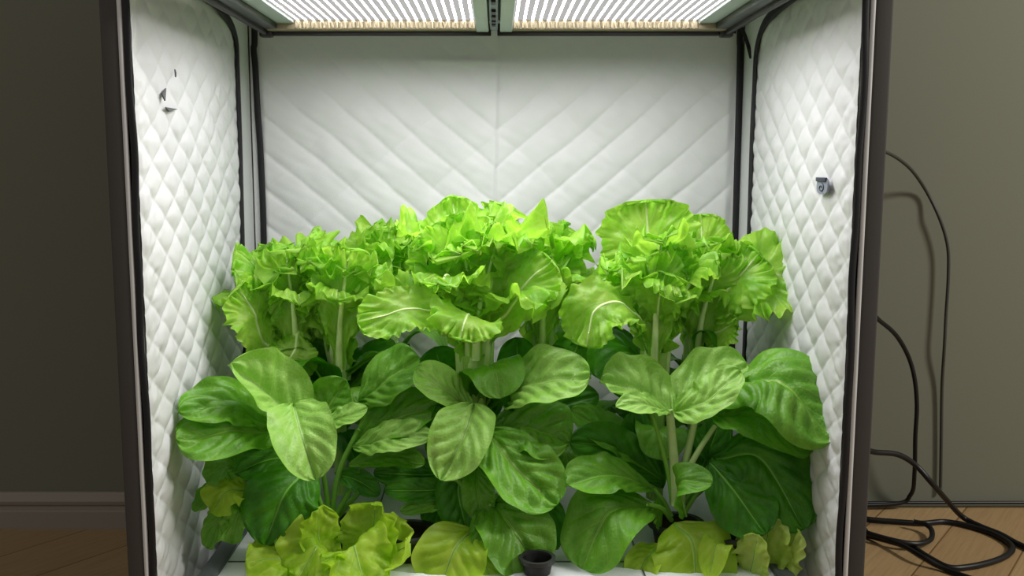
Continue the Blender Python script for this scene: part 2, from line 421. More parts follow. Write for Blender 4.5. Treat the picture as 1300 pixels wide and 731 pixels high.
# ------------------------------------------------------------------ grow lights
ZL, LB, LF, LW = .886, 1.4497, 1.075, .342
def grow_light(x0, x1, inner, label):
    t = thing('grow_light', ((x0 + x1) / 2, (LB + LF) / 2, ZL), label, 'grow light', 'grow lights under the tent roof')
    out, inn = (x0, x1) if inner > 0 else (x1, x0)
    sg = 1 if inner > 0 else -1         # from the outer side towards the middle
    MB().box((x0, LF, ZL + .017), (x1, LB, ZL + .04), .004).build('housing', M['lamp_dark'], t, sharp=40)
    def bx(mb, xa, xb, ya, yb, za, zb, bv=.0015): return mb.box((min(xa, xb), ya, za), (max(xa, xb), yb, zb), bv)
    f = MB()
    bx(f, out, out + sg * .020, LF, LB, ZL + .003, ZL + .016)
    f.build('side_rail', M['lamp_dark'], t, sharp=40)
    e = MB(); bx(e, out - sg * .004, out + sg * .003, LF, LB + .003, ZL - .003, ZL + .016)
    bx(e, x0, x1, LB - .002, LB + .006, ZL - .004, ZL + .014); e.build('edge_strip', M['lamp_black'], t, sharp=40)
    g = MB()
    bx(g, out + sg * .020, out + sg * .046, LF, LB - .002, ZL + .011, ZL + .018)
    bx(g, inn - sg * .022, inn - sg * .004, LF, LB - .002, ZL + .001, ZL + .018)
    bx(g, x0 + .002, x1 - .002, LF, LF + .012, ZL + .010, ZL + .018); g.build('flange', M['lamp_grey'], t, sharp=40)
    xa, xb = sorted((out + sg * .046, inn - sg * .022))
    bd = MB(); bx(bd, x0 + .004, x1 - .003, LB - .022, LB - .002, ZL + .002, ZL + .018)
    nb = 44
    for i in range(nb):
        xx = xa + (i + .5) / nb * (xb - xa)
        bd.tube([(xx, LB - .0235, ZL + .004), (xx, LB - .0235, ZL + .0125)], .0022, 6)
    bd.build('end_strip', M['end_beads'], t, sharp=40)
    d = MB(); nr = 23; pitch = (xb - xa) / nr
    ya, yb = LF + .012, LB - .022
    for i in range(nr):                      # ribbed diffuser: glowing channels between grey bars
        c0 = xa + (i + .5) * pitch
        w = pitch * .145
        d.grid(np.array([[(q, yy, ZL + .016) for q in (c0 - w, c0 + w)] for yy in (ya, yb)]), mi=0)
        for xs, xe in ((c0 - pitch / 2, c0 - w), (c0 + w, c0 + pitch / 2)):
            d.grid(np.array([[(q, yy, zz_) for q, zz_ in ((xs, ZL + .016), (xs, ZL + .0155), (xe, ZL + .0155), (xe, ZL + .016))] for yy in (ya, yb)]), mi=1)
    d.build('diffuser', [M['rib_glow'], M['rib_valley']], t)
    for yy in (LF + .06, LB - .06):
        for xx in (x0 + .05, x1 - .05):
            MB().tube([(xx, yy, ZL + .036), (xx, yy, TTOP - .004)], .003, 8).build('hanging_strap', M['strip'], t)
    return t
gl = grow_light(-LW, -.0075, 1, 'ribbed LED grow light panel on the left side under the roof')
gr_ = grow_light(.0015, LW, -1, 'ribbed LED grow light panel on the right side under the roof')
k = MB().box((-.0095, LF, ZL + .004), (.0025, LB + .006, ZL + .012), .001).build('joint_bar', M['lamp_blue'], gl, sharp=40)
cb = MB()
for py_, hh in ((1, 3), (14, 3.4), (21, 3.6), (26, 2.2), (30, 2.4)):
    yc = (CY - py_) / FPX; kk_ = (ZL + .004 - HCAM) / (-SP + yc * CP); yy = kk_ * (CP + yc * SP)
    cb.box((-.0064, yy - .012 * hh / 3, ZL + .0005), (-.0006, yy + .010 * hh / 3, ZL + .0045), .0008)
cb.build('connector', M['lamp_black'], gl, sharp=40)
for sx, par in ((-1, gl), (1, gr_)):          # black corner caps
    MB().box((sx * LW - .010, LB - .008, ZL - .0065), (sx * LW + .010, LB + .009, ZL + .014), .004).build('corner_cap', M['lamp_black'], par, sharp=40)

# ------------------------------------------------------------------ tray and pots
ZT = .17
tray = thing('hydroponic_tray', (0, 1.36, .012), 'white growing tray with grey rim on the tent floor', 'tray')
tb_ = MB(); tb_.box((-.372, 1.128, .012), (.372, 1.60, ZT), .006); tb_.build('tray_body', M['tray'], tray, sharp=40)
for sx in (-1, 1):
    MB().box((min(sx * .356, sx * .379), 1.12, ZT - .012), (max(sx * .356, sx * .379), 1.607, ZT + .006), .002).build('tray_rim', M['tray_rim'], tray, sharp=40)
sm = MB()
for xx in (-.18, .012, .19): sm.box((xx - .001, 1.13, ZT - .001), (xx + .001, 1.6, ZT + .0012))
for yy in (1.20, 1.34): sm.box((-.355, yy - .001, ZT - .001), (.355, yy + .001, ZT + .0012))
sm.build('tray_seam', M['tray_rim'], tray, smooth=False)

def net_pot(x_, y_, label, r=.036, hh=.034, soil=True):
    t = thing('net_pot', (x_, y_, ZT + .0015), label, 'pot', 'black pots on the tray')
    c_ = (x_, y_, ZT + .0015)
    MB().lathe([(.002, 0), (r * .78, 0), (r * .95, hh), (r * .88, hh), (r * .74, .006), (.002, .006)], c_, 28).build('pot_body', M['pot'], t, sharp=50)
    MB().lathe([(r * .93, hh - .004), (r * 1.08, hh - .004), (r * 1.08, hh + .001), (r * .86, hh + .001), (r * .86, hh - .004)], c_, 28).build('rim', M['pot_rim'], t, sharp=50)
    if soil:
        prof = [(r * q, hh * .78 + .004 * math.sin(q * 9)) for q in (.84, .7, .5, .3, .02)]
        MB().lathe(prof, c_, 24).build('soil', M['soil'], t)
    return t

# ------------------------------------------------------------------ leaves
CAMP = np.array((0, 0, HCAM))
def leaf(parent, pts, width, mat, side=None, roll=0.0, a=.75, b=.55, cup=.15, fold=.0, ruf=0.0, rufn=7, fine=0.0, puff=.05, nveins=5.5, seed=0, nu=44, nv=25,
         lobes=0.0, crump=0.0, rib_mat=None, rib_w=.05, twist=0.0, rib=True, name='leaf', droop=0.0, base_w=.0, up=None, epow=2.4, rib_side=-1, tipr=1.0):
    """one leaf blade: pts = 3-D points along its midrib; its midrib is a child mesh"""
    r = np.random.default_rng(seed + 101)
    C_ = catmull(pts, 80)
    seg = np.r_[0, np.cumsum(np.linalg.norm(np.diff(C_, axis=0), axis=1))]
    L = seg[-1]
    t_ = np.linspace(0, 1, nu); u = t_ * .55 + .45 * np.sin(t_ * math.pi / 2) ** 1.0
    u = u / u[-1]
    Cm = np.stack([np.interp(u * L, seg, C_[:, q]) for q in range(3)], -1)
    T = np.gradient(Cm, axis=0); T /= np.linalg.norm(T, axis=1)[:, None] + 1e-9
    Tm = nrm(Cm[-1] - Cm[0])
    if side is None and up is not None:
        view = nrm(CAMP - Cm[nu // 2])         # the upper face looks partly to the lamps, partly to the room
        S0 = nrm(np.cross(Tm, nrm(view * (1 - up) + np.array((0, .0, 1)) * up)))
        width = width / max(.55, math.sqrt(max(0, 1 - S0.dot(view) ** 2)))
    elif side is None:
        view = nrm(CAMP - Cm[nu // 2])
        S0 = nrm(np.cross(Tm, view))       # faces the camera when roll is 0
        if roll:
            ro = math.radians(roll)
            S0 = S0 * math.cos(ro) + np.cross(Tm, S0) * math.sin(ro)
    else: S0 = nrm(side)
    um = a / (a + b)
    prof = (np.clip(u, 1e-5, 1) / um) ** a * (np.clip(1 - u, 0, 1) / (1 - um)) ** b
    prof = np.maximum(prof, base_w * (1 - u) ** .5)
    hw = width / 2
    v = np.linspace(-1, 1, nv); v = np.sign(v) * np.abs(v) ** .85
    P = np.zeros((nu, nv, 3)); UV = np.zeros((nu, nv, 2))
    ph = r.uniform(0, 6.28, 12)
    waves = [(r.uniform(2.5, 5), r.uniform(0, math.pi), r.uniform(0, 6.28), 1.0) for _ in range(4)] + [(r.uniform(7, 12), r.uniform(0, math.pi), r.uniform(0, 6.28), .5) for _ in range(5)] + [(r.uniform(14, 22), r.uniform(0, math.pi), r.uniform(0, 6.28), .22) for _ in range(5)]
    for i in range(nu):
        S = nrm(S0 - T[i] * S0.dot(T[i]))
        if twist:
            q = math.radians(twist) * (u[i] - .3)
            S = S * math.cos(q) + np.cross(T[i], S) * math.sin(q)
        N = np.cross(S, T[i])
        w = hw * prof[i]
        phi = np.arctan2(v * max(w, 1e-4), (u[i] - um * .9) * L)
        e = np.clip(np.maximum(np.abs(v) ** epow, tipr * np.clip((u[i] - .72) / .28, 0, 1) ** 1.6), 0, 1) * min(1, u[i] / .25)
        wl = w * (1 + lobes * (np.sin(rufn * 1.3 * phi + ph[0]) * .6 + np.sin(rufn * 2.6 * phi + ph[1]) * .4))
        ru = ruf * hw * e * (np.sin(rufn * phi + ph[2]) * .65 + np.sin(rufn * 1.7 * phi + ph[3]) * .45)
        ru = ru + fine * hw * np.clip(e * 1.3 - .1, 0, 1) * (np.sin(rufn * 2.1 * phi + ph[4] + 4 * v) + .6 * np.sin(rufn * 3.3 * phi + ph[5]))
        ch = u[i] * nveins - np.abs(v) ** .85 * 2.3 + .12 * np.sin(5 * v + ph[6] + 7 * u[i])
        pf = puff * hw * (np.abs(np.sin(math.pi * ch)) ** .7 - .6) * (1 - np.abs(v) ** 3) * (1 - np.exp(-(np.abs(v) / .12) ** 2)) * min(1, (1 - u[i]) * 5)
        pf = pf - puff * 1.2 * hw * np.exp(-(v / .09) ** 2)
        bl = puff * .5 * hw * (np.sin(9 * u[i] + 4 * v + ph[7]) * np.sin(6 * v - 5 * u[i] + ph[8]))
        if crump:
            wl_ = u[i] * L / hw
            cr = sum(am * np.sin(fq * (wl_ * math.cos(an) + v * math.sin(an)) + p_) for fq, an, p_, am in waves)
            bl = bl + crump * hw * cr / 2.2 * min(1, u[i] / .3) * (.35 + .65 * np.abs(v))
        nrmoff = cup * w * v ** 2 + fold * w * np.abs(v) + ru + pf + bl
        inpl = wl * v * (1 - .25 * abs(cup) * v ** 2) * (math.cos(math.atan(fold)) if fold else 1)
        P[i] = Cm[i] + inpl[:, None] * S + nrmoff[:, None] * N
        if droop: P[i, :, 2] -= droop * hw * np.abs(v) ** 2
        tipc = np.clip((u[i] - .85) / .15, 0, 1)
        P[i] += (fine * hw * tipc * .4 * np.sin(rufn * 2 * v + ph[9]))[:, None] * T[i]
        UV[i, :, 0] = u[i]; UV[i, :, 1] = v * .5 + .5
    o = MB().grid(P, UV).build(name, mat, parent)
    if rib:
        cen = P[:, nv // 2]
        k_ = int(nu * .86)
        Nn = np.array([np.cross(nrm(S0 - T[i] * S0.dot(T[i])), T[i]) for i in range(nu)])
        rr = rib_w * width * (1.0 - u[:k_]) ** .8 * .5 + .0004
        MB().tube(cen[:k_] + rib_side * Nn[:k_] * (rr * .5)[:, None], rr, 8).build('midrib', rib_mat or M['petiole'], o)
    return o

def px_leaf(plant, pix, w, mat='spinach', **kw):
    pts = [at(*q) for q in pix]
    d = np.mean([q[2] for q in pix])
    if mat.startswith('spinach') or mat.startswith('young'):
        ro = kw.pop('roll', 0)
        kw.setdefault('up', .18 if mat == 'spinach_shade' else .5)
        kw.setdefault('ruf', .10); kw.setdefault('rufn', 3.5 + kw.get('seed', 0) % 3); kw.setdefault('lobes', .025)
        kw.setdefault('nu', 56); kw.setdefault('nv', 35)
        kw['puff'] = kw.get('puff', .06) * (1.35 if mat != 'young' else 1.0)
    return leaf(plant, pts, w * scale_at(d), M[mat], **kw)

def petiole(plant, pix, r=.003, mat='petiole', name='leaf_stem', r1=None):
    pts = catmull([at(*q) for q in pix], 18)
    rr = np.linspace(r, r1 if r1 else r * .75, 18)
    return MB().tube(pts, rr, 10).build(name, M[mat], plant)

def lettuce(label, base, neck, Rx, h, n_in, n_mid, n_out, seed, R_depth=.75, stalk_r=(.010, .016), skew=0.0, extra=(), fl=1.0, az0=0.0, top=1.0, n_low=9):
    """tall frilly lettuce: stalk + leaves that rise from the neck and arch outwards"""
    r = np.random.default_rng(seed)
    d = neck[2]
    gx, gy = at(*neck)[0], d
    loc = (at(*base)[0], base[2], ZT + .03)
    t = thing('frilly_lettuce', loc, label, 'lettuce', 'frilly lettuces growing in the tent')
    nk = at(*neck); lo_ = np.array(loc)
    m = MB(); k_ = 16
    path = catmull([lo_, lo_ * .5 + nk * .5 + np.array((skew, 0, 0)), nk + np.array((0, 0, -.012))], k_)
    m2 = np.linspace(0, 1, k_); rad = stalk_r[0] + (stalk_r[1] - stalk_r[0]) * m2 ** 1.5
    n_ = 30; thh = np.arange(n_) / n_ * 2 * math.pi
    PP = np.zeros((k_, n_, 3))
    for i in range(k_):
        rr = rad[i] * (.82 + .28 * np.abs(np.sin(thh * 2.5 + .4)) ** .7)
        PP[i] = path[i] + np.stack([rr * np.cos(thh), rr * np.sin(thh), 0 * thh], -1)
    m.grid(PP, closed=True, flip=True); m.build('stalk', M['stalk'], t)
    R = Rx * scale_at(d); H = h * scale_at(d)
    def one(az, kind, sd):
        q = np.random.default_rng(sd); ca, sa = math.cos(az), math.sin(az) * R_depth
        o_ = np.array((ca, sa, 0)); jit = lambda s_: q.normal(0, s_)
        st = nk + o_ * stalk_r[1] * .5 - np.array((0, 0, .05))
        up = np.array((0, 0, H))
        if kind == 0:
            k1, k2, w = .34 + jit(.08), q.uniform(.82, 1.06), R * q.uniform(.85, 1.2)
            pts = [st, nk + o_ * R * .10 + up * .36, nk + o_ * R * .17 + up * .72 * top, nk + o_ * R * k1 + up * k2 * .97 * top]
        elif kind == 1:
            z2 = q.uniform(.60, .95); w = R * q.uniform(.95, 1.25)
            pts = [st, nk + o_ * R * .18 + up * .36, nk + o_ * R * .36 + up * (z2 - .18), nk + o_ * R * .62 + up * z2, nk + o_ * R * .84 + up * (z2 + .03)]
        else:
            z2 = q.uniform(.40, .62); w = R * q.uniform(.75, 1.0)
            pts = [st, nk + o_ * R * .24 + up * .22, nk + o_ * R * .52 + up * (z2 - .10), nk + o_ * R * .82 + up * z2, nk + o_ * R * 1.06 + up * (z2 - .06)]
        sv = np.array((-math.sin(az), math.cos(az), jit(.15)))
        leaf(t, pts, w, M['lettuce'], side=-sv, a=1.4, b=.31, tipr=.6, cup=.25 * q.uniform(.2, 1.3), ruf=.22 * fl, rufn=q.integers(8, 13), fine=.10 * fl, puff=.015, crump=.10 * fl, seed=sd, nu=76, nv=57,
             lobes=.06, rib_mat=M['lettuce_rib'], rib_w=.12, base_w=.12, epow=3.0, droop=q.uniform(0, .2), twist=q.normal(0, 14))
    for kind, n, off in ((0, max(2, n_in - 1), .3), (1, n_mid, .9), (2, n_out + 1, .1)):
        for i in range(n):
            one(az0 + off + (i + r.uniform(-.2, .2)) / n * 2 * math.pi, kind, seed * 100 + kind * 20 + i)
    for i in range(n_low):                       # broad filler leaves added low on the stalk to darken the gaps behind
        q = np.random.default_rng(seed * 31 + i); az = (i + q.uniform(0, .7)) / n_low * 2 * math.pi + .4
        L_ = q.uniform(.085, .125); f0 = q.uniform(.15, .8)
        b0 = lo_ * (1 - f0) + nk * f0; o_ = np.array((math.cos(az), math.sin(az) * .7, 0))
        if abs(b0[0] + o_[0] * L_) > .37: o_[0] *= .3
        if b0[1] + o_[1] * L_ > 1.59: o_[1] = 0
        hh = q.uniform(.02, .08)
        leaf(t, [b0, b0 + o_ * L_ * .45 + np.array((0, 0, hh * .9)), b0 + o_ * L_ * .9 + np.array((0, 0, hh)), b0 + o_ * L_ * 1.15 + np.array((0, 0, hh - .035))], L_ * q.uniform(.55, .8),
             M['spinach_shade' if i % 2 else 'spinach'], side=np.array((math.sin(az), -math.cos(az), q.normal(0, .2))), a=.8, b=.45, cup=.1, ruf=.1, rufn=4, puff=.08, lobes=.03, seed=seed * 31 + i, nu=40, nv=25)
    for e in extra:
        e = dict(e); pix = e.pop('pix'); w = e.pop('w'); mt = e.pop('mat', 'lettuce')
        dd = dict(a=1.1, b=.36, cup=.12, ruf=.09, rufn=11, fine=.075, puff=.0, crump=.09, epow=4.0, nu=72, nv=53, lobes=.08, rib_mat=M['lettuce_rib'], rib_w=.07, base_w=.2)
        dd.update(e)
        if mt == 'lettuce': dd.setdefault('up', .35)
        px_leaf(t, pix, w, mt, **dd)
    return t
def broad(pix, w, **kw):
    d_ = dict(pix=pix, w=w, mat='spinach_shade', a=.7, b=.5, ruf=.05, rufn=4, fine=0, lobes=.02, rib_w=.05, rib_mat=M['petiole'], base_w=0, nu=36, nv=21)
    d_.update(kw); return d_

# back to front, left to right
lettuce('frilly lettuce nearest the left tent wall, low head of ruffled leaves', (375, 600, 1.40), (374, 445, 1.40), 92, 146, 5, 5, 3, 3, az0=.2, stalk_r=(.009, .013),
        extra=[dict(pix=[(376, 470, 1.375), (374, 410, 1.36), (366, 345, 1.35), (362, 318, 1.335)], w=88, seed=71, up=-.1, rib_side=1, cup=-.25, a=1.25, b=.34, ruf=.16, rib_w=.11, epow=3.0),
               dict(pix=[(372, 440, 1.38), (335, 435, 1.36), (322, 395, 1.34), (300, 365, 1.33)], w=78, seed=5),
               dict(pix=[(378, 420, 1.36), (374, 445, 1.34), (362, 462, 1.335)], w=70, seed=6, cup=-.1)])
lettuce('frilly lettuce second from the left tent wall, on a slender pale stalk', (432, 600, 1.38), (430, 440, 1.38), 84, 142, 4, 5, 2, 7, az0=.7, stalk_r=(.008, .012),
        extra=[dict(pix=[(430, 470, 1.355), (432, 405, 1.34), (440, 340, 1.33), (444, 316, 1.315)], w=84, seed=72, up=-.1, rib_side=1, cup=-.25, a=1.25, b=.34, ruf=.16, rib_w=.11, epow=3.0),
               broad([(440, 520, 1.42), (462, 470, 1.43), (500, 432, 1.44)], 46)])
lettuce('smallest curly lettuce head at the back wall, just left of the tallest lettuce', (492, 600, 1.52), (492, 395, 1.52), 70, 118, 5, 6, 3, 12, az0=.1, stalk_r=(.008, .012), fl=1.2)
lettuce('tallest frilly lettuce in the middle, on a thick pale ribbed stalk', (604, 600, 1.33), (602, 438, 1.33), 118, 180, 6, 6, 4, 21, az0=.35, stalk_r=(.013, .021),
        extra=[dict(pix=[(604, 455, 1.305), (608, 395, 1.29), (624, 330, 1.28), (630, 305, 1.265)], w=96, seed=73, up=-.1, rib_side=1, cup=-.25, a=1.25, b=.34, ruf=.16, rib_w=.11, epow=3.0),
               dict(pix=[(600, 430, 1.33), (588, 380, 1.31), (560, 330, 1.29), (520, 312, 1.26)], w=70, seed=41, roll=-20),
               dict(pix=[(595, 400, 1.35), (585, 330, 1.36), (574, 249, 1.37)], w=104, seed=42, a=1.0, b=.62),
               dict(pix=[(604, 425, 1.32), (570, 402, 1.27), (520, 392, 1.24), (455, 412, 1.23)], w=62, seed=43, roll=30),
               dict(pix=[(606, 430, 1.32), (640, 400, 1.29), (668, 360, 1.28), (700, 330, 1.28)], w=80, seed=44),
               dict(pix=[(604, 425, 1.31), (596, 398, 1.25), (590, 408, 1.22), (584, 432, 1.21)], w=95, seed=45, roll=10),
               broad([(590, 520, 1.38), (565, 480, 1.38), (552, 440, 1.38)], 70, seed=46)])
lettuce('frilly lettuce behind and just right of the tallest one, curly topped', (688, 600, 1.44), (687, 420, 1.44), 82, 150, 6, 7, 3, 33, az0=.5, stalk_r=(.012, .017), fl=1.2, top=.94,
        extra=[dict(pix=[(688, 450, 1.415), (690, 390, 1.40), (700, 325, 1.39), (704, 300, 1.375)], w=86, seed=76, up=-.1, rib_side=1, cup=-.25, a=1.25, b=.34, ruf=.16, rib_w=.11, epow=3.0),
               broad([(690, 520, 1.40), (718, 470, 1.38), (740, 425, 1.38)], 66, seed=2), broad([(680, 520, 1.40), (660, 470, 1.38), (655, 428, 1.38)], 60, seed=3)])
lettuce('frilly lettuce right of the middle with one broad rounded upright leaf', (832, 600, 1.36), (832, 435, 1.36), 92, 150, 4, 5, 2, 44, az0=.15, stalk_r=(.012, .018),
        extra=[dict(pix=[(830, 465, 1.335), (832, 400, 1.32), (824, 345, 1.31), (820, 326, 1.295)], w=92, seed=74, up=-.1, rib_side=1, cup=-.25, a=1.25, b=.34, ruf=.16, rib_w=.11, epow=3.0),
               dict(pix=[(830, 415, 1.40), (826, 345, 1.42), (820, 255, 1.43)], w=128, seed=51, ruf=.09, cup=.1, puff=.07),
               dict(pix=[(828, 425, 1.34), (790, 385, 1.29), (755, 395, 1.27), (745, 440, 1.26)], w=80, seed=52, roll=15),
               dict(pix=[(835, 430, 1.34), (836, 385, 1.31), (845, 345, 1.30)], w=64, seed=53, ruf=.1),
               broad([(830, 520, 1.38), (790, 470, 1.36), (760, 452, 1.34)], 60, seed=4)])
lettuce('frilly lettuce nearest the right tent wall, long leaf reaching over the corner strip', (884, 600, 1.42), (884, 425, 1.42), 84, 140, 4, 5, 2, 57, az0=.1, stalk_r=(.011, .016),
        extra=[dict(pix=[(884, 455, 1.395), (892, 400, 1.38), (908, 345, 1.37), (914, 322, 1.355)], w=88, seed=75, up=-.1, rib_side=1, cup=-.25, a=1.25, b=.34, ruf=.16, rib_w=.11, epow=3.0),
               dict(pix=[(884, 410, 1.41), (915, 385, 1.38), (955, 355, 1.36), (1016, 345, 1.35)], w=112, seed=61, roll=-12, ruf=.2, cup=.1),
               dict(pix=[(888, 410, 1.43), (892, 345, 1.45), (890, 272, 1.46)], w=74, seed=62, ruf=.12),
               dict(pix=[(886, 410, 1.40), (925, 365, 1.37), (965, 322, 1.36)], w=90, seed=63),
               dict(pix=[(884, 425, 1.40), (915, 420, 1.37), (935, 405, 1.35)], w=60, seed=64)])

# front row -----------------------------------------------------------------
def plant(name, px_, d, label, cat, group, z=ZT + .03):
    return thing(name, (at(px_, 600, d)[0], d, z), label, cat, group)
FG = 'broad leaved greens along the front'
# left plant
p1 = plant('spinach_plant', 418, 1.25, 'broad leaved green plant at the front left, one pale leaf folded forwards', 'leafy green', FG)
for q in ([(418, 662, 1.25), (412, 610, 1.25), (398, 550, 1.25)], [(420, 662, 1.25), (430, 600, 1.26), (455, 545, 1.27)], [(416, 662, 1.25), (395, 615, 1.25), (350, 555, 1.25)],
          [(422, 662, 1.25), (450, 612, 1.26), (470, 575, 1.26)], [(414, 662, 1.25), (404, 630, 1.23), (392, 592, 1.22)], [(424, 662, 1.26), (460, 620, 1.27), (490, 598, 1.27)]):
    petiole(p1, q, .0042)
px_leaf(p1, [(392, 548, 1.25), (352, 508, 1.24), (293, 461, 1.21)], 84, 'spinach_lit', fold=.45, roll=-25, seed=1, puff=.09)
px_leaf(p1, [(352, 548, 1.26), (295, 512, 1.22), (226, 522, 1.18)], 62, 'spinach', roll=-20, seed=2, puff=.09)
px_leaf(p1, [(362, 548, 1.24), (295, 545, 1.19), (224, 560, 1.165)], 78, 'spinach', roll=-8, seed=3, puff=.1, b=.42)
px_leaf(p1, [(408, 548, 1.26), (418, 515, 1.27), (440, 482, 1.27)], 62, 'spinach', seed=4, cup=.4, puff=.07)
px_leaf(p1, [(408, 538, 1.24), (440, 528, 1.22), (467, 518, 1.22)], 30, 'spinach_lit', seed=5, roll=25)
px_leaf(p1, [(456, 510, 1.29), (492, 480, 1.28), (531, 452, 1.28)], 66, 'spinach', seed=6, puff=.09, b=.45, roll=-15)
px_leaf(p1, [(448, 560, 1.28), (500, 530, 1.26), (560, 512, 1.26)], 64, 'spinach', seed=7, roll=-20, puff=.09)
px_leaf(p1, [(448, 568, 1.26), (495, 555, 1.23), (548, 552, 1.22)], 46, 'spinach_lit', seed=8, roll=-25, puff=.1)
px_leaf(p1, [(442, 590, 1.26), (490, 578, 1.24), (540, 586, 1.24)], 34, 'spinach', seed=9, roll=-35)
px_leaf(p1, [(372, 512, 1.22), (384, 555, 1.17), (402, 609, 1.15)], 90, 'spinach_lit', fold=.3, seed=10, puff=.06, a=.45, b=.5)
px_leaf(p1, [(398, 588, 1.23), (362, 625, 1.19), (335, 692, 1.17)], 108, 'spinach_shade', seed=11, roll=12, cup=-.2, a=.6, b=.5)
px_leaf(p1, [(400, 582, 1.24), (345, 582, 1.22), (300, 600, 1.20)], 58, 'spinach_shade', seed=12, roll=-35)
px_leaf(p1, [(350, 570, 1.22), (372, 566, 1.20), (362, 574, 1.19)], 22, 'spinach', seed=13)
px_leaf(p1, [(425, 600, 1.27), (455, 610, 1.25), (482, 628, 1.24)], 32, 'spinach_shade', seed=14, roll=-20)
# centre plant
p2 = plant('spinach_plant', 612, 1.25, 'broad leaved green plant at the front centre below the tallest lettuce', 'leafy green', FG)
for q in ([(612, 662, 1.25), (608, 600, 1.25), (600, 525, 1.25)], [(614, 662, 1.25), (622, 600, 1.26), (640, 535, 1.27)], [(610, 662, 1.25), (590, 620, 1.24), (570, 600, 1.24)],
          [(616, 662, 1.25), (630, 630, 1.23), (622, 640, 1.21)], [(612, 668, 1.24), (606, 680, 1.22), (600, 672, 1.2)], [(610, 662, 1.26), (580, 640, 1.27), (548, 630, 1.27)]):
    petiole(p2, q, .004)
px_leaf(p2, [(602, 522, 1.27), (568, 495, 1.26), (528, 467, 1.26)], 50, 'spinach_lit', seed=21, puff=.09, b=.4, roll=-10)
px_leaf(p2, [(640, 512, 1.28), (672, 485, 1.26), (750, 478, 1.24)], 76, 'spinach_lit', seed=22, puff=.11, a=.5, b=.42, roll=-22, cup=.25)
px_leaf(p2, [(622, 545, 1.26), (672, 540, 1.25), (724, 560, 1.24)], 84, 'spinach', seed=23, puff=.11, b=.42, roll=-15)
px_leaf(p2, [(602, 512, 1.25), (588, 552, 1.21), (560, 610, 1.19)], 84, 'spinach_lit', seed=24, puff=.09, a=.55, b=.6, fold=.2)
px_leaf(p2, [(618, 545, 1.24), (655, 590, 1.20), (708, 640, 1.18)], 92, 'spinach', seed=25, puff=.1, a=.55, b=.4, roll=10)
px_leaf(p2, [(606, 590, 1.25), (606, 620, 1.22), (612, 662, 1.21)], 46, 'spinach', seed=26)
px_leaf(p2, [(596, 590, 1.26), (582, 620, 1.24), (592, 672, 1.22)], 66, 'spinach_shade', seed=27, roll=10)
px_leaf(p2, [(618, 632, 1.24), (645, 660, 1.19), (684, 722, 1.18)], 98, 'spinach', seed=28, puff=.08, b=.42, cup=.1)
px_leaf(p2, [(680, 615, 1.26), (697, 655, 1.25), (694, 705, 1.24)], 46, 'spinach_shade', seed=29)
px_leaf(p2, [(600, 672, 1.2), (578, 695, 1.17), (556, 752, 1.15)], 98, 'young', seed=30, puff=.06, a=.5, b=.4, cup=.12)
px_leaf(p2, [(604, 672, 1.2), (612, 706, 1.17), (632, 752, 1.15)], 62, 'young', seed=31, puff=.06, cup=-.2, roll=15)
px_leaf(p2, [(606, 648, 1.21), (616, 672, 1.19), (622, 705, 1.18)], 46, 'spinach', seed=32)
px_leaf(p2, [(585, 600, 1.27), (540, 602, 1.26), (474, 600, 1.25)], 46, 'spinach_shade', seed=33, roll=-25, puff=.08)
px_leaf(p2, [(590, 615, 1.26), (545, 622, 1.24), (488, 622, 1.23)], 34, 'spinach_shade', seed=34, roll=-10)
px_leaf(p2, [(580, 640, 1.25), (545, 640, 1.23), (508, 650, 1.22)], 24, 'spinach', seed=35, roll=-25)
px_leaf(p2, [(585, 640, 1.27), (560, 645, 1.26), (550, 672, 1.25)], 50, 'spinach_shade', seed=36)
px_leaf(p2, [(640, 560, 1.30), (700, 520, 1.32), (760, 500, 1.33)], 60, 'spinach_shade', seed=37)
px_leaf(p2, [(600, 560, 1.30), (575, 520, 1.31), (560, 480, 1.32)], 60, 'spinach_shade', seed=38)
# right plant
p3 = plant('spinach_plant', 858, 1.25, 'broad leaved green plant at the front right, pale stalk under two cupped leaves', 'leafy green', FG)
for q, rr in (([(858, 640, 1.24), (856, 590, 1.24), (850, 520, 1.24)], .0075), ([(864, 640, 1.25), (870, 590, 1.25), (884, 525, 1.25)], .006), ([(854, 640, 1.24), (846, 590, 1.24), (828, 524, 1.23)], .0035),
              ([(862, 620, 1.24), (885, 575, 1.24), (908, 540, 1.25)], .0045), ([(868, 640, 1.26), (905, 585, 1.27), (925, 560, 1.27)], .0035)):
    petiole(p3, q, rr, 'pale_stalk' if rr > .004 else 'petiole', 'stalk' if rr > .004 else 'leaf_stem')
for q in ([(852, 655, 1.25), (842, 635, 1.25), (828, 618, 1.25)], [(852, 660, 1.24), (840, 645, 1.22), (822, 640, 1.21)], [(866, 655, 1.25), (890, 620, 1.25), (925, 588, 1.25)]):
    petiole(p3, q, .0035)
px_leaf(p3, [(852, 524, 1.24), (812, 494, 1.245), (763, 480, 1.25)], 64, 'spinach_lit', seed=41, puff=.1, a=.5, b=.33, cup=.5, up=.55, ruf=.14)
px_leaf(p3, [(850, 522, 1.22), (815, 512, 1.19), (782, 516, 1.18)], 34, 'spinach_lit', seed=42, roll=-20, ruf=.12, rufn=5)
px_leaf(p3, [(850, 526, 1.25), (888, 488, 1.26), (948, 464, 1.27)], 68, 'spinach_lit', seed=43, puff=.1, a=.5, b=.3, cup=.5, up=.55, ruf=.12)
px_leaf(p3, [(855, 522, 1.22), (895, 508, 1.19), (940, 470, 1.19)], 52, 'spinach_lit', seed=44, puff=.09, a=.5, b=.36, roll=20)
px_leaf(p3, [(905, 500, 1.26), (985, 478, 1.20), (1062, 558, 1.145)], 100, 'spinach', seed=45, puff=.1, a=.45, b=.38, nveins=8, roll=0, cup=-.12)
